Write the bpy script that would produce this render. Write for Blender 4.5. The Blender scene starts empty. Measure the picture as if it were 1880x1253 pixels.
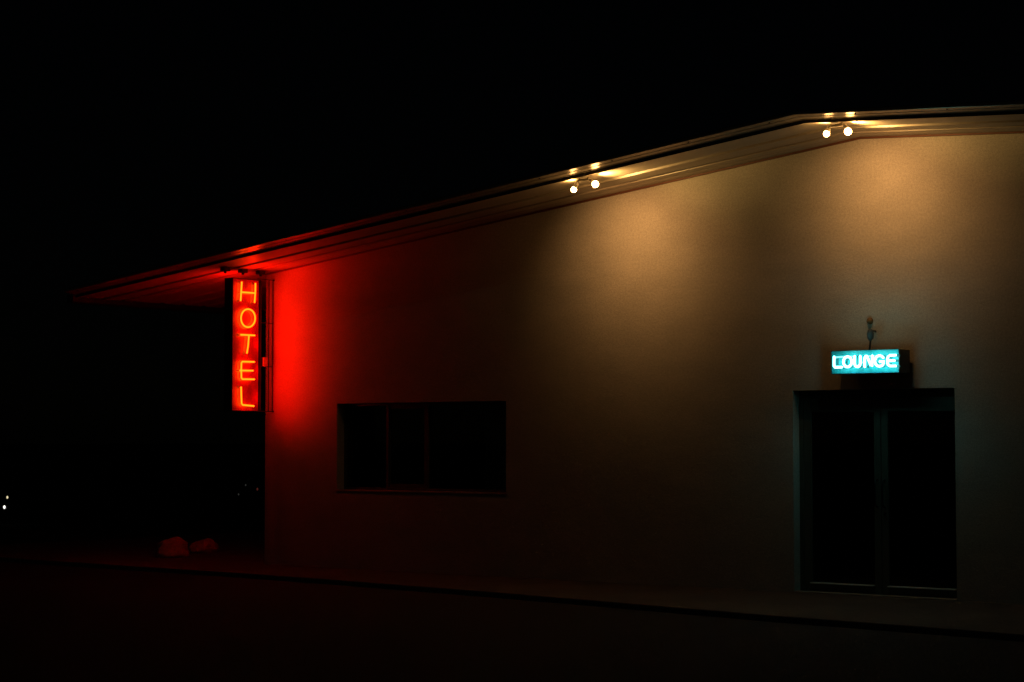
import bpy, bmesh, math, random
import numpy as np
from mathutils import Vector, Matrix
random.seed(7)
S = bpy.context.scene
COL = S.collection

# ------------------------------------------------------------------ camera
F_PX, YAW, P, EYE = 3600.0, math.radians(37.8), 18.7, 1.62
PITCH = math.atan((812 - 626.5) / F_PX)
cd = bpy.data.cameras.new('camera'); cam = bpy.data.objects.new('camera', cd); COL.objects.link(cam)
cam.location = (0, -P, EYE)
cam.rotation_euler = (math.pi / 2 + PITCH, 0, YAW)
cd.sensor_width = 36; cd.lens = F_PX / 1880 * 36
cd.clip_start = .1; cd.clip_end = 3000
S.camera = cam
_F = np.array([-math.sin(YAW) * math.cos(PITCH), math.cos(YAW) * math.cos(PITCH), math.sin(PITCH)])
_R = np.array([math.cos(YAW), math.sin(YAW), 0]); _U = np.cross(_R, _F)
def at(px, py, ax, v):
    """survey helper: where the sight line through a photo point meets the plane axis=v"""
    d = _F * F_PX + _R * (px - 940) + _U * (626.5 - py)
    c = np.array([0, -P, EYE]); t = (v - c[ax]) / d[ax]
    return Vector(c + t * d)

# ------------------------------------------------------------------ materials
def mat(name, col, rough=.6, metal=0, noise=None, bump=None, spec=.5, coat=0):
    m = bpy.data.materials.new(name); m.use_nodes = True
    nt = m.node_tree; b = nt.nodes['Principled BSDF']
    b.inputs['Base Color'].default_value = (*col, 1); b.inputs['Roughness'].default_value = rough
    b.inputs['Metallic'].default_value = metal; b.inputs['Specular IOR Level'].default_value = spec
    if coat: b.inputs['Coat Weight'].default_value = coat
    tc = nt.nodes.new('ShaderNodeTexCoord')
    if noise:                                        # list of (scale, amount, stretch) colour variation layers
        prev = None
        for sc, amt, st in noise:
            mp = nt.nodes.new('ShaderNodeMapping'); mp.inputs['Scale'].default_value = st
            nt.links.new(tc.outputs['Object'], mp.inputs[0])
            n = nt.nodes.new('ShaderNodeTexNoise'); n.inputs['Scale'].default_value = sc; n.inputs['Detail'].default_value = 6
            nt.links.new(mp.outputs[0], n.inputs['Vector'])
            r = nt.nodes.new('ShaderNodeMapRange'); r.inputs['From Min'].default_value = .3; r.inputs['From Max'].default_value = .7
            r.inputs['To Min'].default_value = 1 - amt; r.inputs['To Max'].default_value = 1 + amt * .6
            nt.links.new(n.outputs['Fac'], r.inputs['Value'])
            if prev is None: prev = r.outputs[0]
            else:
                mm = nt.nodes.new('ShaderNodeMath'); mm.operation = 'MULTIPLY'
                nt.links.new(prev, mm.inputs[0]); nt.links.new(r.outputs[0], mm.inputs[1]); prev = mm.outputs[0]
        vm = nt.nodes.new('ShaderNodeVectorMath'); vm.operation = 'SCALE'
        vm.inputs[0].default_value = col; nt.links.new(prev, vm.inputs['Scale'])
        nt.links.new(vm.outputs[0], b.inputs['Base Color'])
    if bump:
        prevn = None
        for sc, st, dist in bump:
            n = nt.nodes.new('ShaderNodeTexNoise'); n.inputs['Scale'].default_value = sc; n.inputs['Detail'].default_value = 5
            nt.links.new(tc.outputs['Object'], n.inputs['Vector'])
            bp = nt.nodes.new('ShaderNodeBump'); bp.inputs['Strength'].default_value = st; bp.inputs['Distance'].default_value = dist
            nt.links.new(n.outputs['Fac'], bp.inputs['Height'])
            if prevn: nt.links.new(prevn, bp.inputs['Normal'])
            prevn = bp.outputs[0]
        nt.links.new(prevn, b.inputs['Normal'])
    return m
def emit(name, col, strength):
    m = bpy.data.materials.new(name); m.use_nodes = True; nt = m.node_tree; nt.nodes.clear()
    e = nt.nodes.new('ShaderNodeEmission'); o = nt.nodes.new('ShaderNodeOutputMaterial')
    e.inputs[0].default_value = (*col, 1); e.inputs[1].default_value = strength
    nt.links.new(e.outputs[0], o.inputs[0]); return m
def glass(name, tint=(.85, .9, .88)):
    m = bpy.data.materials.new(name); m.use_nodes = True; nt = m.node_tree; nt.nodes.clear()
    o = nt.nodes.new('ShaderNodeOutputMaterial'); mx = nt.nodes.new('ShaderNodeMixShader')
    t = nt.nodes.new('ShaderNodeBsdfTransparent'); t.inputs[0].default_value = (*tint, 1)
    g = nt.nodes.new('ShaderNodeBsdfGlossy'); g.inputs['Roughness'].default_value = .02
    fr = nt.nodes.new('ShaderNodeFresnel'); fr.inputs[0].default_value = 1.5
    nt.links.new(fr.outputs[0], mx.inputs[0]); nt.links.new(t.outputs[0], mx.inputs[1]); nt.links.new(g.outputs[0], mx.inputs[2])
    nt.links.new(mx.outputs[0], o.inputs[0]); return m
N1 = (1, 1, 1)
M = dict(
    plaster=mat('plaster', (.52, .475, .40), .9, noise=[(.4, .08, (1, 1, 1.6)), (2.2, .08, (1, 1, 1.8)), (38, .14, N1), (115, .32, N1)], bump=[(60, .5, .006), (9, .35, .012)]),
    soffit=mat('soffit_paint', (.44, .375, .285), .42, noise=[(3, .12, (.3, 4, 1)), (40, .08, N1)], bump=[(3, .25, .006)]),
    trim=mat('trim_paint', (.40, .34, .26), .3, .35, noise=[(14, .18, N1)], bump=[(8, .3, .004)]),
    brown=mat('brown_trim_paint', (.14, .042, .018), .6),
    white=mat('lit_bead_white', (.85, .8, .72), .5),
    dark=mat('dark_metal', (.018, .017, .016), .45, .3, noise=[(20, .2, N1)]),
    sheet=mat('roof_sheet', (.10, .095, .09), .45, .6, noise=[(4, .2, N1)]),
    alu=mat('bronze_aluminium', (.12, .112, .082), .5, .3, noise=[(12, .15, N1)]),
    frame=mat('window_frame_metal', (.10, .10, .085), .45, .3, noise=[(12, .15, N1)]),
    sill=mat('sill_paint', (.36, .30, .25), .6, noise=[(10, .2, N1)]),
    glass=glass('dark_glass'),
    concrete=mat('concrete', (.10, .085, .068), .9, noise=[(1.2, .25, N1), (14, .2, N1), (80, .2, N1)], bump=[(40, .6, .01)]),
    asphalt=mat('asphalt', (.017, .018, .015), .92, noise=[(.6, .3, N1), (30, .35, N1), (160, .4, N1)], bump=[(90, .8, .012)]),
    rock=mat('boulder_stone', (.5, .40, .33), .9, noise=[(4, .35, N1), (30, .25, N1)], bump=[(14, .9, .03)]),
    signred=mat('red_enamel', (.68, .03, .022), .4, noise=[(9, .35, (1, 1, .5)), (45, .2, N1)]),
    signwhite=mat('faded_letter_paint', (.55, .42, .35), .5, noise=[(22, .35, N1)]),
    signblack=mat('black_enamel', (.012, .011, .011), .4, noise=[(15, .3, N1)]),
    teal=mat('teal_enamel', (.02, .29, .31), .5, noise=[(11, .25, N1)]),
    tealdark=mat('dark_teal_letter_paint', (.015, .10, .105), .5),
    porcelain=mat('lamp_socket', (.45, .40, .32), .4, noise=[(20, .15, N1)]),
    curtain=mat('curtain_cloth', (.30, .27, .22), .9, noise=[(20, .15, N1)]),
    rust=mat('rusty_cap', (.20, .095, .03), .8, noise=[(40, .3, N1)]),
    greybox=mat('grey_box_metal', (.07, .085, .09), .6, .2, noise=[(30, .2, N1)]),
    floor=mat('interior_floor', (.08, .07, .06), .8),
    red_neon=emit('red_neon', (1, .046, .0012), 11.5),
    red_neon_far=emit('red_neon_far_side', (1, .012, .0006), 20),
    cyan_neon=emit('cyan_neon', (.20, .96, 1), 14),
    cyan_dim=emit('cyan_neon_return', (.15, 1, .92), 3.2),
    bulb=emit('warm_bulb', (1, .52, .15), 56),
    far_white=emit('far_lamp_white', (1, .97, .9), 1.6),
    far_yellow=emit('far_lamp_yellow', (1, .85, .5), .9),
    far_red=emit('far_marker_red', (1, .2, .15), .05),
    far_dim=emit('far_marker_dim', (1, 1, .9), .02),
)

# ------------------------------------------------------------------ mesh helpers
def obj(name, bm, m, parent=None, smooth=False, bevel=0):
    bmesh.ops.recalc_face_normals(bm, faces=bm.faces)
    me = bpy.data.meshes.new(name); bm.to_mesh(me); bm.free()
    if smooth:
        for p in me.polygons: p.use_smooth = True
    o = bpy.data.objects.new(name, me); COL.objects.link(o)
    me.materials.append(M[m] if isinstance(m, str) else m)
    if parent is not None:
        o.parent = parent
        root = parent
        off = Vector((0, 0, 0))
        while root: off += root.location; root = root.parent
        me.transform(Matrix.Translation(-off))
    if bevel:
        md = o.modifiers.new('bevel', 'BEVEL'); md.width = bevel; md.segments = 2; md.limit_method = 'ANGLE'
    return o
def tag(o, label=None, cat=None, group=None, kind=None):
    if label: o['label'] = label
    if cat: o['category'] = cat
    if group: o['group'] = group
    if kind: o['kind'] = kind
    return o
def empty(name, loc, label, cat, group=None):
    o = bpy.data.objects.new(name, None); COL.objects.link(o); o.location = loc; o.empty_display_size = .1
    return tag(o, label, cat, group)
def box(bm, x0, x1, y0, y1, z0, z1):
    v = [bm.verts.new(c) for c in ((x0,y0,z0),(x1,y0,z0),(x1,y1,z0),(x0,y1,z0),(x0,y0,z1),(x1,y0,z1),(x1,y1,z1),(x0,y1,z1))]
    for f in ((0,3,2,1),(4,5,6,7),(0,1,5,4),(1,2,6,5),(2,3,7,6),(3,0,4,7)): bm.faces.new([v[i] for i in f])
def B(*a):
    bm = bmesh.new(); box(bm, *a); return bm
def tube(bm, pts, r, n=10, closed=False, cap=True):
    pts = [Vector(p) for p in pts]; k = len(pts); rings = []; up = None
    for i, p in enumerate(pts):
        a = pts[(i-1) % k] if (closed or i) else p; b = pts[(i+1) % k] if (closed or i < k-1) else p
        d = (b - a).normalized()
        if up is None:
            up = Vector((0,0,1)) if abs(d.z) < .9 else Vector((1,0,0))
        s = d.cross(up).normalized(); up = s.cross(d).normalized()
        rr = r[i] if isinstance(r, (list, tuple)) else r
        rings.append([bm.verts.new(p + rr*(math.cos(t)*s + math.sin(t)*up)) for t in [2*math.pi*j/n for j in range(n)]])
    for i in range(k if closed else k-1):
        A_, B_ = rings[i], rings[(i+1) % k]
        for j in range(n): bm.faces.new((A_[j], A_[(j+1) % n], B_[(j+1) % n], B_[j]))
    if cap and not closed:
        bm.faces.new(rings[0][::-1]); bm.faces.new(rings[-1])
def sph(bm, c, r, seg=20, sc=(1,1,1)):
    bmesh.ops.create_uvsphere(bm, u_segments=seg, v_segments=seg//2+2, radius=r, matrix=Matrix.Translation(c) @ Matrix.Diagonal((*sc, 1)))
def strokes(paths, r, closed=()):
    bm = bmesh.new()
    for i, pts in enumerate(paths):
        tube(bm, pts, r, 10, closed=i in closed)
        if i not in closed:
            sph(bm, pts[0], r*1.02, 10); sph(bm, pts[-1], r*1.02, 10)
    return bm

# ------------------------------------------------------------------ ground, pavement
bm = bmesh.new()
R0 = 1500
vs = [bm.verts.new((x, y, -.06)) for x, y in ((-R0,-R0),(R0,-R0),(R0,R0),(-R0,R0))]; bm.faces.new(vs)
tag(obj('ground', bm, 'asphalt'), kind='structure')
edge = [(-25.5,-1.0),(-23.4,-1.12),(-21.4,-1.27),(-19.4,-1.36),(-17.6,-1.44),(-15.5,-1.66),(-13,-2.0),(-11,-2.33),(-9.36,-2.62),(-6.8,-2.9),(-3,-3.1),(4,-3.2)]
bm = bmesh.new()
poly = edge + [(4, 16), (-25.5, 16)]
top = [bm.verts.new((x, y, 0)) for x, y in poly]; bot = [bm.verts.new((x, y, -.12)) for x, y in poly]
bm.faces.new(top)
for i in range(len(poly)):
    j = (i+1) % len(poly); bm.faces.new((top[i], bot[i], bot[j], top[j]))
tag(obj('pavement', bm, 'concrete', bevel=.015), kind='structure')

# ------------------------------------------------------------------ building
XL, XR, XRIDGE, ZR, SL, SR_ = -18.676, 1.2, -9.80, 4.868, .112, .063
YB = 14.0
def zs(x): return ZR - (SL*(XRIDGE-x) if x < XRIDGE else SR_*(x-XRIDGE))
bld = empty('hotel_building', (-9.8, 0, 0), 'long low plaster building with a shallow gable and deep eaves behind both neon signs', 'building')
WX0, WX1, WZ0, WZ1 = -17.375, -14.597, 1.003, 2.118
DX0, DX1, DZ1 = -10.645, -8.752, 2.178
WT = .26
def wall_mesh():
    bm = bmesh.new(); V = {}
    def v(x, y, z):
        k = (round(x,4), round(y,4), round(z,4))
        if k not in V: V[k] = bm.verts.new(k)
        return V[k]
    xs = [XL, WX0, WX1, DX0, XRIDGE, DX1, XR]
    zlev = [-.12, WZ0, WZ1, DZ1]
    for y in (0, WT):
        for i in range(len(xs)-1):
            a, b = xs[i], xs[i+1]
            for j in range(4):
                z0 = zlev[j]
                if j < 3: z1a = z1b = zlev[j+1]
                else: z1a, z1b = zs(a)+.05, zs(b)+.05
                if a == WX0 and j == 1: continue
                if a in (DX0, XRIDGE) and j < 3: continue
                bm.faces.new((v(a,y,z0), v(b,y,z0), v(b,y,z1b), v(a,y,z1a)))
    def q(*p): bm.faces.new([v(*c) for c in p])
    q((WX0,0,WZ0),(WX0,WT,WZ0),(WX0,WT,WZ1),(WX0,0,WZ1)); q((WX1,0,WZ0),(WX1,WT,WZ0),(WX1,WT,WZ1),(WX1,0,WZ1))
    q((WX0,0,WZ0),(WX1,0,WZ0),(WX1,WT,WZ0),(WX0,WT,WZ0)); q((WX0,0,WZ1),(WX1,0,WZ1),(WX1,WT,WZ1),(WX0,WT,WZ1))
    for x in (DX0, DX1):
        for j in range(3): q((x,0,zlev[j]),(x,WT,zlev[j]),(x,WT,zlev[j+1]),(x,0,zlev[j+1]))
    for a, b in ((DX0, XRIDGE), (XRIDGE, DX1)): q((a,0,DZ1),(b,0,DZ1),(b,WT,DZ1),(a,WT,DZ1))
    # side and back walls
    box(bm, XL, XL+.25, WT+.001, YB, -.12, zs(XL)+.03); box(bm, XR-.25, XR, WT+.001, YB, -.12, zs(XR)+.03)
    for a, b in ((XL+.25, XRIDGE), (XRIDGE, XR-.25)):
        vv = [bm.verts.new(c) for c in ((a,YB-.25,-.12),(b,YB-.25,-.12),(b,YB-.25,zs(b)),(a,YB-.25,zs(a)),(a,YB,-.12),(b,YB,-.12),(b,YB,zs(b)),(a,YB,zs(a)))]
        for f in ((0,1,2,3),(4,5,6,7)): bm.faces.new([vv[i] for i in f])
    return bm
obj('wall', wall_mesh(), 'plaster', bld)
bm = B(XL+.26, XR-.26, WT+.01, YB-.26, -.1, .006)
obj('interior_floor', bm, 'floor', bld)

# roof: profile (y, dz) swept along the gable
XE, XE2 = -21.12, 3.6
YO = -1.2
def sweep(profile, closed, xs_=(XE, XRIDGE, XE2), seg=None):
    bm = bmesh.new(); rows = []
    for x in xs_:
        rows.append([bm.verts.new((x, y, zs(x)+dz)) for y, dz in profile])
    n = len(profile)
    for a, b in zip(rows, rows[1:]):
        for j in range(n if closed else n-1): bm.faces.new((a[j], a[(j+1)%n], b[(j+1)%n], b[j]))
    if closed:
        bm.faces.new(rows[0]); bm.faces.new(rows[-1][::-1])
    return bm
YBK = YB + 1.2
# soffit sheet seen from below: recessed outer board, rounded groove, inner board, fine drip bead beside the fascia
prof = [(YO+.004, 0), (YO+.03, 0), (YO+.05, .010), (-.76, .006), (-.752, .045), (-.712, .045), (-.704, -.006),
        (-.42, 0), (-.412, .05), (-.345, .05), (-.337, 0), (-.19, .002), (-.182, .012), (-.170, .012), (-.162, .002), (-.026, 0)]
side = []
y = .0
while y < YBK - .5:
    side += [(y+.02, 0), (y+.30, .0), (y+.325, .02), (y+.36, .02)]; y += .40
prof_all = prof + [(y_, dz) for y_, dz in side] + [(YBK-.02, 0), (YBK-.02, .06), (YO+.004, .06)]
roof = obj('roof', sweep([(YO-.20, .088), (YBK, .088), (YBK, .10), (YO-.20, .10)], True), 'sheet', bld)
soffit = obj('soffit', sweep(prof_all, True), 'soffit', roof)
fascia = obj('fascia', sweep([(YO, -.004), (YO, .046), (YO+.003, .086), (YBK-.003, .086), (YBK-.003, .034), (YO+.0035, .034), (YO+.0035, -.004)], True), 'dark', roof)
# bright rake trim: sloping face over a rounded bead
tr = [(YO-.003, .034), (YO-.036, .030), (YO-.040, .024), (YO-.050, .024), (YO-.055, .032), (YO-.125, .041), (YO-.130, .046), (YO-.198, .056), (YO-.206, .06), (YO-.206, .087), (YO-.003, .087)]
trim = obj('rake_trim', sweep(tr, True), 'trim', roof)
# screw heads on the trim, two feet apart
bm = bmesh.new(); x = -20.9
while x < 2:
    sph(bm, Vector((x, YO-.16, zs(x)+.051)), .010, 8); x += .98
obj('screw', bm, 'dark', trim)['kind'] = 'stuff'
# trim strip where the soffit meets the wall
obj('wall_moulding', sweep([(-.024, -.018), (-.002, -.021), (-.002, .004), (-.024, -.001)], True, (XL, XRIDGE, XR)), 'brown', bld)
# eave gutter along the left side
bm = bmesh.new()
zE = zs(XE)
gp = [(0, .02), (0, -.06), (-.03, -.085), (-.08, -.085), (-.12, -.04), (-.13, .03), (-.122, .03), (-.112, -.035), (-.078, -.075), (-.032, -.075), (-.01, -.055), (-.01, .02)]
a = [bm.verts.new((XE-.004+u, YO-.05, zE+w)) for u, w in gp]; b = [bm.verts.new((XE-.004+u, YBK, zE+w)) for u, w in gp]
for j in range(len(gp)): bm.faces.new((a[j], a[(j+1)%len(gp)], b[(j+1)%len(gp)], b[j]))
bm.faces.new(a); bm.faces.new(b)
box(bm, XE-.13, XE-.006, YO-.056, YO-.0505, zE-.084, zE+.028)
obj('gutter', bm, 'dark', roof)
# clamps on a rail under the soffit above the vertical sign
bm = bmesh.new()
c0, c2 = at(413.5, 490, 2, 3.86), at(479, 495.5, 2, 3.86)
pts = [at(413.5, 490, 0, -18.53), at(446, 492.7, 0, -18.53), at(478.6, 495.6, 0, -18.53)]
zc = zs(-18.53)
y0 = pts[0].y
for p in pts:
    bm = bmesh.new()
    box(bm, -18.57, -18.49, p.y-.05, p.y+.05, zc-.05, zc-.002)
    tube(bm, [(-18.53, p.y, zc-.05), (-18.53, p.y, zc-.075)], .018, 8)
    obj('hanger_clamp', bm, 'dark', roof)

# ------------------------------------------------------------------ window
win = obj('window', B(0,0,0,0,0,0), 'frame')
bpy.data.objects.remove(win)
fy0, fy1 = .135, .185
bm = bmesh.new()
xm1, xm2 = at(712.5, 820, 1, .15).x, at(785, 820, 1, .15).x
fr = .035
box(bm, WX0+.002, WX1-.002, fy0, fy1, WZ1-fr, WZ1-.002); box(bm, WX0+.002, WX1-.002, fy0, fy1, WZ0+.002, WZ0+fr)
for a, b in ((WX0+.002, WX0+fr), (xm1-.022, xm1+.022), (xm2-.03, xm2+.03), (WX1-fr, WX1-.002)):
    box(bm, a, b, fy0+.001, fy1-.001, WZ0+fr, WZ1-fr)
# sliding sash in the middle bay
for a, b, c, d in ((xm1+.022, xm2-.03, WZ0+fr, WZ0+fr+.05), (xm1+.022, xm2-.03, WZ1-fr-.04, WZ1-fr), (xm1+.022, xm1+.045, WZ0+fr+.05, WZ1-fr-.04), (xm2-.055, xm2-.03, WZ0+fr+.05, WZ1-fr-.04)):
    box(bm, a, b, fy0+.012, fy1-.012, c, d)
win = obj('window', bm, 'frame', bld, bevel=.003)
for a, b, c, d in ((WX0+fr, xm1-.022, WZ0+fr, WZ1-fr), (xm1+.045, xm2-.055, WZ0+fr+.05, WZ1-fr-.04), (xm2+.03, WX1-fr, WZ0+fr, WZ1-fr)):
    obj('pane', B(a, b, .158, .164, c, d), 'glass', win)
bm = bmesh.new(); box(bm, WX0-.02, WX1+.02, -.012, .13, WZ0-.018, WZ0+.004)
obj('sill', bm, 'sill', win, bevel=.004)
# curtain gathered at the right end
bm = bmesh.new()
cx0, cx1 = at(883, 820, 1, .33).x, at(935, 820, 1, .33).x + .35
N = 60; fr_, bk_ = [], []
for i in range(N+1):
    x = cx0 + (cx1-cx0)*i/N; yy = .40 + .035*math.sin(i*.9) + .012*math.sin(i*2.3)
    fr_.append((bm.verts.new((x, yy, .86)), bm.verts.new((x, yy, 2.2)))); bk_.append((bm.verts.new((x, yy+.006, .86)), bm.verts.new((x, yy+.006, 2.2))))
for i in range(N):
    for r in (fr_, bk_): bm.faces.new((r[i][0], r[i+1][0], r[i+1][1], r[i][1]))
cur = obj('curtain', bm, 'curtain', smooth=True)
tag(cur, 'pale curtain gathered behind the right end of the dark window', 'curtain')

# ------------------------------------------------------------------ double door
dy0, dy1 = .13, .19
gz_top = at(1545, 757, 1, .15).z; gz_bot = at(1545, 1073.5, 1, .15).z
gl0, gl1 = at(1491, 900, 1, .15).x, at(1607, 1000, 1, .15).x
gr0, gr1 = at(1633, 1000, 1, .15).x, at(1756, 900, 1, .15).x
xc = (gl1+gr0)/2
door = []
bm = bmesh.new()
box(bm, DX0+.002, DX0+.05, dy0, dy1+.02, .012, DZ1-.003); box(bm, DX1-.045, DX1-.002, dy0, dy1+.02, .012, DZ1-.003)
box(bm, DX0+.05, DX1-.045, dy0+.002, dy1+.018, DZ1-.09, DZ1-.003)
df = obj('door_frame', bm, 'alu', bld, bevel=.003)
obj('threshold', B(DX0+.002, DX1-.002, -.03, dy1+.03, .001, .012), 'sill', df)
def leaf(xa, xb, ga, gb, side):
    bm = bmesh.new(); za, zb = .016, DZ1-.094
    box(bm, xa, ga, dy0+.008, dy1-.008, za, zb); box(bm, gb, xb, dy0+.008, dy1-.008, za, zb)
    box(bm, ga, gb, dy0+.0085, dy1-.0085, za, gz_bot); box(bm, ga, gb, dy0+.0085, dy1-.0085, gz_top, zb)
    # lamp light on the bottom rail's top, put in as a whiter, deeper bead
    d = obj('door', bm, 'alu', bld, bevel=.002)
    bm = bmesh.new(); box(bm, ga+.001, gb-.001, dy0-.045, dy0+.026, gz_bot+.0005, gz_bot+.012)
    obj('glazing_bead', bm, 'white', d)
    obj('pane', B(ga, gb, .158, .164, gz_bot, gz_top), 'glass', d)
    xh = (gb+xb)/2 if side < 0 else (xa+ga)/2
    bm = bmesh.new()
    tube(bm, [(xh, dy0+.008, .93), (xh, dy0-.045, .945), (xh, dy0-.05, .98), (xh, dy0-.05, 1.17), (xh, dy0-.045, 1.205), (xh, dy0+.008, 1.22)], .009, 10)
    obj('handle', bm, 'dark', d, smooth=True)
    if side > 0:
        bm = bmesh.new(); tube(bm, [(xh, dy0+.008, .86), (xh, dy0-.004, .86)], .018, 16); obj('lock', bm, 'dark', d)
leaf(DX0+.054, xc-.003, gl0, gl1, -1)
leaf(xc+.003, DX1-.049, gr0, gr1, 1)

# ------------------------------------------------------------------ vertical HOTEL sign
SX = -18.46; ST = .15; GLOW = 12.5
ya, yb = at(427, 640, 0, SX).y, at(479, 640, 0, SX).y
zt, zb = at(450, 512.5, 0, SX).z, at(450, 755, 0, SX).z
hs = empty('hotel_sign', (SX-ST/2, (ya+yb)/2, zb), 'tall narrow red neon sign reading HOTEL, projecting from the wall corner under the eave', 'sign')
# black cabinet with open faces: rim around
bm = bmesh.new(); x0, x1 = SX-ST, SX
box(bm, x0+.025, x1-.025, ya+.005, yb-.005, zb+.005, zt-.005)
box(bm, x0, x1, ya-.006, ya+.004, zb, zt); box(bm, x0, x1, yb-.004, yb+.006, zb, zt)
box(bm, x0+.001, x1-.001, ya+.004, yb-.004, zb-.004, zb+.0045); box(bm, x0+.001, x1-.001, ya+.004, yb-.004, zt-.0045, zt+.004)
cab = obj('cabinet', bm, 'signblack', hs)
yp1 = at(476, 640, 0, SX).y
for xx0, xx1 in ((x1-.0245, x1-.018), (x0+.018, x0+.0245)):
    obj('face_panel', B(xx0, xx1, ya+.006, yp1, zb+.006, zt-.006), 'signred', hs)
LX = SX+.04
def pp(px, py): return at(px, py, 0, LX)
def ell(cx, cy, rx, ry, fn, a0=0, a1=360, n=32):
    return [fn(cx+rx*math.cos(math.radians(a0+(a1-a0)*i/n)), cy+ry*math.sin(math.radians(a0+(a1-a0)*i/n))) for i in range(n if a1-a0 >= 360 else n+1)]
HOT = [
    ([[pp(443.9,518.8), pp(442.8,536), pp(441.8,552)], [pp(469,521.4), pp(468.6,538), pp(467.4,555.2)], [pp(443,536.8), pp(468.4,538.6)]], ()),
    ([ell(455.4,584.6,13,16.6,pp)], (0,)),
    ([[pp(442.3,615), pp(467.2,616.2)], [pp(457,616.4), pp(455.6,634), pp(453.4,648.4)]], ()),
    ([[pp(466.6,664.9), pp(444.8,664.3), pp(443.2,667), pp(442.9,680), pp(443.2,694), pp(445,696.6), pp(466.6,696.8)], [pp(441,680.6), pp(464.2,681)]], ()),
    ([[pp(442.6,711.4), pp(443,727), pp(443.6,741), pp(445.5,743.8), pp(465.8,745.9)]], ()),
]
ymid = (ya+yp1)/2
for idx, (paths, cl) in enumerate(HOT):
    front = obj('letter_tube', strokes(paths, .0105, cl), 'red_neon', hs, smooth=True)
    # painted letter on the panel behind the tube: a flattened stroke
    bm = strokes([[Vector((0, v.y, v.z)) for v in p_] for p_ in paths], .024, cl)
    for v in bm.verts: v.co.x = SX-.0175 + v.co.x*.06
    obj('painted_letter', bm, 'signwhite', hs)
    for p_ in paths:
        for v in (p_[0], p_[-1] if 0 not in cl else p_[len(p_)//2]):
            bm = bmesh.new(); tube(bm, [(SX-.018, v.y, v.z), (LX-.009, v.y, v.z)], .006, 8)
            obj('tube_support', bm, 'signwhite', front)
    # other side of the sign carries the same word, reading the right way round
    mp = [[Vector((SX-ST-.04, 2*ymid - v.y, v.z)) for v in p_] for p_ in paths]
    obj('letter_tube', strokes(mp, .0105, cl), 'red_neon_far', hs, smooth=True)
# added spots off the letters, so the red on the wall fades faster
def glow(pos, tgt, en, size):
    ld = bpy.data.lights.new('added_tube_glow', 'SPOT'); lo = bpy.data.objects.new('added_tube_glow', ld); COL.objects.link(lo)
    ld.energy = en; ld.color = (1, .0015, .0005); ld.spot_size = math.radians(size); ld.spot_blend = 1; ld.shadow_soft_size = .05
    lo.rotation_euler = (Vector(tgt)-Vector(pos)).to_track_quat('-Z', 'Y').to_euler(); lo.parent = hs; lo.location = Vector(pos) - hs.location
for k in range(5):
    z_ = zb + (zt-zb)*(k+.5)/5
    glow((LX+.05, ymid+.04, z_), (-18.22, 0, z_+.03), GLOW, 125)
for sx_, en in ((LX+.07, 2.0), (SX-ST-.10, 1.2)):  # two more added spots, brightening the soffit over the sign
    glow((sx_, ymid, zt-.2), (sx_+(.25 if sx_ > SX else -.3), ymid+.1, zt+.2), GLOW*en, 130)
# mounting ladder between cabinet and wall
bm = bmesh.new()
lx = -18.53
yl1, yl2 = at(493.6, 600, 0, lx).y, -.02
lz = [at(498, p_, 0, lx).z for p_ in (514.8, 594, 674, 756)]
for yy in (yl1, yl2): tube(bm, [(lx, yy, lz[0]), (lx, yy, lz[3])], .0055, 8)
for z_ in lz: tube(bm, [(lx, yb, z_), (lx, yl2, z_)], .0055, 8)
for z_ in (lz[0], lz[3]): tube(bm, [(lx, yl2, z_), (lx, .01, z_)], .012, 8)
obj('mounting_frame', bm, 'signblack', hs)
jb = at(484.5, 665, 0, -18.5)
obj('junction_box', B(-18.56, -18.46, jb.y-.05, jb.y+.035, jb.z-.06, jb.z+.06), 'signwhite', hs, bevel=.008)

# ------------------------------------------------------------------ LOUNGE sign over the door
LY = -.31; CYAN = .6
a0, a1 = at(1526.5, 665, 1, LY), at(1650, 663, 1, LY)
lx0, lx1 = a0.x, a1.x
lz0, lz1 = at(1590, 685.6, 1, LY).z, at(1590, 643.2, 1, LY).z
ls = empty('lounge_sign', ((lx0+lx1)/2, LY/2, lz0), 'small horizontal box sign glowing cyan with neon letters LOUNGE, mounted above the glass double door', 'sign')
bm = bmesh.new()
box(bm, lx0, lx1, LY+.012, -.06, lz0, lz1)
box(bm, lx0-.004, lx1+.004, LY, LY+.0115, lz0-.003, lz0+.003); box(bm, lx0-.004, lx1+.004, LY, LY+.0115, lz1-.003, lz1+.003)
box(bm, lx0-.004, lx0+.002, LY, LY+.0115, lz0+.003, lz1-.003); box(bm, lx1-.002, lx1+.004, LY, LY+.0115, lz0+.003, lz1-.003)
box(bm, lx0+.1, lx0+.16, -.06, -.001, lz0+.04, lz1-.04); box(bm, lx1-.16, lx1-.1, -.06, -.001, lz0+.04, lz1-.04)
obj('cabinet', bm, 'signblack', ls)
obj('face_panel', B(lx0+.0025, lx1-.0025, LY+.004, LY+.0115, lz0+.0035, lz1-.0035), 'teal', ls)
TY = LY-.075
def lp(px, py): return at(px, py, 1, TY)
T = lambda x: (x-1530)/115
def yt(x): return 656.0 - 3.6*T(x)      # cap line falls toward the left in the view
def yb_(x): return 674.8 - 2.6*T(x)
def V2(x, f): return lp(x, yt(x)*(1-f)+yb_(x)*f)
def arc(cx, rx, f0, fr2, A0, A1, n=20):
    return [V2(cx+rx*math.cos(math.radians(A0+(A1-A0)*i/n)), f0+fr2*math.sin(math.radians(A0+(A1-A0)*i/n))) for i in range(n+1)]
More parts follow.
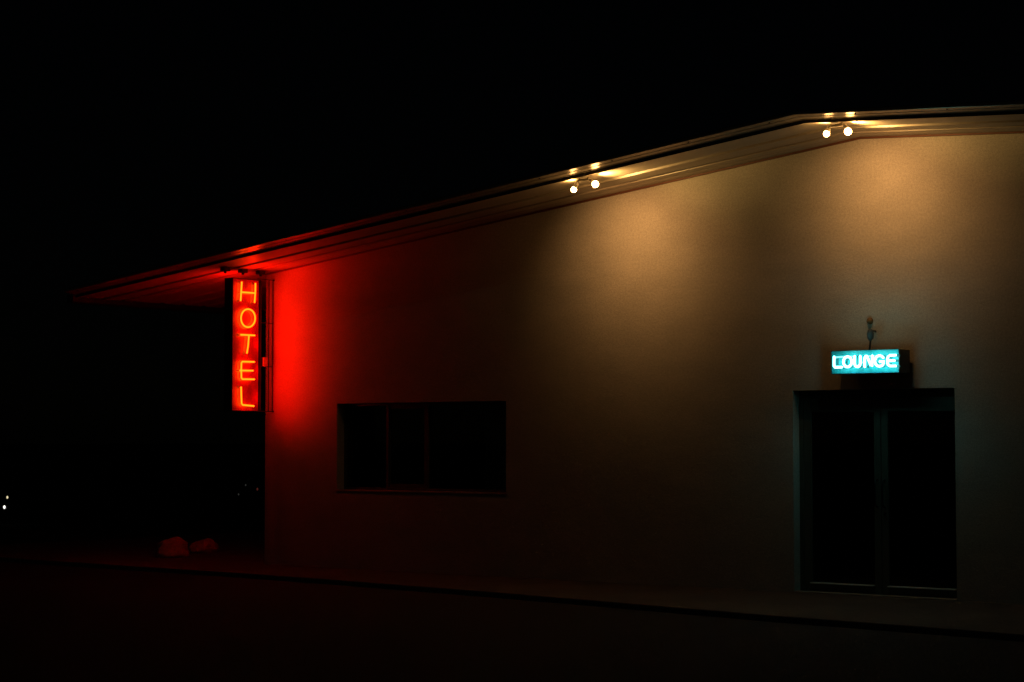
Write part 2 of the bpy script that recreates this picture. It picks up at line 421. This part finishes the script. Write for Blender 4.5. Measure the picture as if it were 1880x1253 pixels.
LOU = [
    ([[V2(1531.5,0), V2(1531.2,.5), V2(1531.4,.88), V2(1533,1), V2(1545,1)]], ()),
    ([arc(1556, 7.6, .5, .5, 0, 341, 19)], (0,)),
    ([[V2(1569,0), V2(1569,.6)] + arc(1574.2, 5.2, .66, .34, 180, 0, 12) + [V2(1579.4,0)]], ()),
    ([[V2(1587.5,1), V2(1587.5,.3)] + arc(1590.3, 2.8, .3, .3, 180, 330, 8) + [V2(1599,.9), V2(1600.8,.98), V2(1601.2,.5), V2(1601.4,0)]], ()),
    ([arc(1614.6, 8.4, .5, .5, -36, -330, 20) + [V2(1622.9,.56), V2(1615.5,.56)]], ()),
    ([[V2(1644,.0), V2(1634,0), V2(1630.2,.14), V2(1629.2,.5), V2(1630.2,.86), V2(1634,1), V2(1644,1)], [V2(1629.4,.5), V2(1642,.5)]], ()),
]
for paths, cl in LOU:
    ltube = obj('letter_tube', strokes(paths, .0115, cl), 'cyan_neon', ls, smooth=True)
    bm = strokes([[Vector((v.x, 0, v.z)) for v in p_] for p_ in paths], .014, cl)
    for v in bm.verts: v.co.y = LY+.0035 + v.co.y*.05
    obj('painted_letter', bm, 'tealdark', ls)
    for p_ in paths:
        for v in (p_[0], p_[len(p_)//2]):
            bm = bmesh.new(); tube(bm, [(v.x, LY+.004, v.z), (v.x, TY+.008, v.z)], .004, 6)
            obj('tube_support', bm, 'signblack', ltube)
for fx in (.28, .72):  # added cyan spots floating before the letters, tinting the wall around the box
    ld = bpy.data.lights.new('added_tube_glow', 'SPOT'); lo = bpy.data.objects.new('added_tube_glow', ld); COL.objects.link(lo)
    ld.energy = CYAN; ld.color = (.45, 1, .85); ld.spot_size = math.radians(150); ld.spot_blend = 1; ld.shadow_soft_size = .05
    pos = Vector((lx0+(lx1-lx0)*fx, TY-.08, lz1-.05)); lo.rotation_euler = Vector((0, 1, .35)).to_track_quat('-Z', 'Y').to_euler()
    lo.parent = ls; lo.location = pos - ls.location
# return bends joining neighbouring letters along the cap line
def back(v): return Vector((v.x, v.y+.02, v.z))
for xa, xb_, f in ((1532, 1556, .03), (1556, 1569, .02), (1579, 1587, .6), (1587.5, 1601, .02), (1601, 1614, .03)):
    pts_ = [back(V2(xa, f)), back(V2((xa+xb_)/2, f-.03)), back(V2(xb_, f))]
    obj('return_bend', strokes([pts_], .0075), 'cyan_dim', ls, smooth=True)
# feed: insulator head on a bracket over the box, conduit down into it, rusty cap on the wall
hc = at(1598, 613, 1, -.12)
bm = bmesh.new()
tube(bm, [(hc.x, -.12, hc.z-.075), (hc.x, -.12, hc.z-.05), (hc.x, -.12, hc.z), (hc.x, -.12, hc.z+.035), (hc.x, -.12, hc.z+.05)], [.012, .034, .038, .028, .014], 16)
tube(bm, [(hc.x, -.10, hc.z+.03), (hc.x, -.003, hc.z+.03)], .010, 8)
obj('feed_head', bm, 'greybox', ls, smooth=True)
bm = bmesh.new(); tube(bm, [(hc.x, -.12, hc.z-.07), (hc.x, -.125, hc.z-.10), (hc.x+.002, -.15, lz1)], .011, 10)
obj('conduit', bm, 'signblack', ls, smooth=True)
rc = at(1598, 590, 1, 0)
bm = bmesh.new(); tube(bm, [(rc.x, -.001, rc.z), (rc.x, -.03, rc.z), (rc.x, -.04, rc.z)], [.035, .03, .012], 18)
obj('wall_cap', bm, 'rust', ls)

# ------------------------------------------------------------------ twin floodlights under the rake
def floodlight(name, bulbs, plate_px, label):
    BY = -1.11
    pts = [at(px, py, 1, BY) for px, py in bulbs]
    mid = (pts[0]+pts[1])/2
    zc = zs(mid.x)+.018
    root = empty(name, (mid.x, BY, zc), label, 'floodlight', 'twin floodlights under the roof edge')
    bm = bmesh.new()
    slope = (zs(mid.x+.07)-zs(mid.x-.07))/.14
    tube(bm, [(mid.x, BY, zc-.0), (mid.x, BY, zc-.022), (mid.x, BY, zc-.034)], [.062, .06, .045], 20)
    box(bm, mid.x-.07, mid.x+.07, BY-.024, BY+.024, zc-.06, zc-.03)
    obj('bracket', bm, 'porcelain', root, bevel=.004)
    for k, p in enumerate(pts):
        sgn = -1 if k == 0 else 1
        base = Vector((mid.x+sgn*.065, BY+.0, zc-.045))
        knuck = base + Vector((sgn*.022, 0, -.004))
        d = (p - knuck); L = d.length; d.normalize()
        bm = bmesh.new()
        tube(bm, [base, knuck], .011, 10); sph(bm, knuck, .019, 12)
        tube(bm, [knuck, knuck+d*(L*.30), knuck+d*(L*.34), knuck+d*(L-.030)], [.013, .017, .024, .026], 14)
        s = obj('socket', bm, 'porcelain', root, smooth=True)
        bm = bmesh.new(); r = .032 if k == 0 else .037
        sph(bm, Vector((0,0,0)), r, 24)
        bmesh.ops.translate(bm, verts=bm.verts, vec=p)
        obj('bulb', bm, 'bulb', s, smooth=True)
        # beam of the lamp, leaves the bulb toward the wall
        ld = bpy.data.lights.new('lamp_beam', 'SPOT'); lo = bpy.data.objects.new('lamp_beam', ld); COL.objects.link(lo)
        ld.energy = BEAM; ld.color = (1, .49, .165); ld.spot_size = math.radians(99); ld.spot_blend = 1.0; ld.shadow_soft_size = .035
        tgt = Vector((p.x + sgn*.12 + .02, 0, p.z - .60))
        dirv = (tgt-p).normalized()
        lo.rotation_euler = dirv.to_track_quat('-Z', 'Y').to_euler()
        lo.parent = s
        lo.location = p + dirv*.05 - root.location
        # added spot beside the bulb that brightens the soffit
        ld = bpy.data.lights.new('soffit_fill_spot', 'SPOT'); lo = bpy.data.objects.new('soffit_fill_spot', ld); COL.objects.link(lo)
        ld.energy = 42 if k else 10; ld.color = (1, .58, .17); ld.spot_size = math.radians(125); ld.spot_blend = 1; ld.shadow_soft_size = .02
        dirv = Vector((.75, .75, .8)).normalized() if k else Vector((-.35, .1, 1)).normalized()
        lo.rotation_euler = dirv.to_track_quat('-Z', 'Y').to_euler(); lo.parent = s; lo.location = p + dirv*.06 - root.location
    return root
BEAM = 31
floodlight('floodlight', [(1053.5,348.5), (1093,338.5)], None, 'twin bulb floodlight lit under the sloping roof edge, nearer the vertical hotel sign')
floodlight('floodlight', [(1517.5,246), (1557,242)], None, 'twin bulb floodlight lit under the roof peak, above the lounge sign')

# ------------------------------------------------------------------ boulders
def boulder(px0, px1, pytop, pybase, ydepth_ref, label, seed):
    c = at((px0+px1)/2, pybase, 2, 0.0)
    Z = (c - Vector((0,-P,EYE))).length
    w = (px1-px0)/F_PX*Z; h = (pybase-pytop)/F_PX*Z*1.0
    rnd = random.Random(seed); bm = bmesh.new()
    bmesh.ops.create_icosphere(bm, subdivisions=4, radius=1)
    from mathutils import noise as mn
    for v in bm.verts:
        n = v.co.normalized()
        k = 1 + .30*mn.noise(n*1.4+Vector((seed,0,0))) + .13*mn.noise(n*3.7+Vector((0,seed,0))) + .025*mn.noise(n*9)
        k2 = k
        v.co = Vector((n.x*k2*w/2, n.y*k2*w*.42, max(n.z*k2, -.55)*h*.66 + h*.36))
    for v in bm.verts: v.co = Matrix.Rotation(YAW, 3, 'Z') @ v.co
    bmesh.ops.translate(bm, verts=bm.verts, vec=(c.x, c.y, 0))
    o = obj('boulder', bm, 'rock', smooth=True)
    off = Vector((c.x, c.y, 0)); o.data.transform(Matrix.Translation(-off)); o.location = off
    tag(o, label, 'boulder', 'boulders by the corner of the pavement')
boulder(287, 348, 989, 1023, 0, 'larger rounded boulder lit dull red, left of its smaller neighbour beside the building corner', 3)
boulder(352, 401, 992, 1015, 0, 'smaller lower boulder lit dull red, between the larger boulder and the building corner', 11)

# ------------------------------------------------------------------ far lights
def far_lamp(px, py, dist, m, hgt, label, r=.034, name='path_light', cat='path light', grp='far lights in the dark'):
    d = at(px, py, 2, 0) - Vector((0,-P,EYE)); 
    dv = Vector(_F*F_PX + _R*(px-940) + _U*(626.5-py)).normalized()
    p = Vector((0,-P,EYE)) + dv*dist
    z0 = -.06
    root = empty(name, (p.x, p.y, z0), label, cat, grp)
    bm = bmesh.new(); tube(bm, [(p.x, p.y, z0), (p.x, p.y, p.z-r*1.5)], .022, 8); obj('post', bm, 'dark', root)
    bm = bmesh.new(); sph(bm, Vector((0,0,0)), r, 12, (1,1,1.5)); bmesh.ops.translate(bm, verts=bm.verts, vec=p); obj('lamp', bm, m, root, smooth=True)
    bm = bmesh.new(); tube(bm, [(p.x, p.y, p.z+r*1.5), (p.x, p.y, p.z+r*1.5+.02)], [.06,.03], 10); obj('cap', bm, 'dark', root)
far_lamp(13.5, 913.5, 42, 'far_yellow', 0, 'yellowish path light far off at the left edge, the upper one of two', .019)
far_lamp(8, 931.5, 42, 'far_white', 0, 'white path light far off at the left edge, the lower one of two', .024)
far_lamp(472.5, 898.5, 55, 'far_red', 0, 'tiny dim red marker light in the dark just left of the building corner', .025, 'marker_light', 'marker light')
far_lamp(451, 891, 55, 'far_dim', 0, 'tiny faint white marker light left of the red one, higher of the two white ones', .02, 'marker_light', 'marker light')
far_lamp(438, 908, 55, 'far_dim', 0, 'tiny faint white marker light left of the building corner, lowest of the three', .02, 'marker_light', 'marker light')

# ------------------------------------------------------------------ night sky and moonlight
w = bpy.data.worlds.new('World'); S.world = w; w.use_nodes = True
nt = w.node_tree; bg = nt.nodes['Background']
sky = nt.nodes.new('ShaderNodeTexSky'); sky.sky_type = 'NISHITA'; sky.sun_disc = False
sky.sun_elevation = math.radians(28); sky.sun_rotation = math.radians(200)
nt.links.new(sky.outputs[0], bg.inputs[0]); bg.inputs[1].default_value = .00009
ld = bpy.data.lights.new('sun', 'SUN'); lo = bpy.data.objects.new('sun', ld); COL.objects.link(lo)
ld.energy = .003; ld.angle = math.radians(.5); ld.color = (1, .97, .82)
az = math.radians(200); el = math.radians(28)
dv = -Vector((math.sin(az)*math.cos(el), math.cos(az)*math.cos(el), math.sin(el)))
lo.rotation_euler = dv.to_track_quat('-Z', 'Y').to_euler(); lo.location = (0, -30, 20)

S.view_settings.view_transform = 'Standard'; S.view_settings.look = 'None'
S.view_settings.exposure = 0; S.view_settings.gamma = 1
S.cycles.use_denoising = True
S.cycles.max_bounces = 6
S.cycles.sample_clamp_indirect = 4
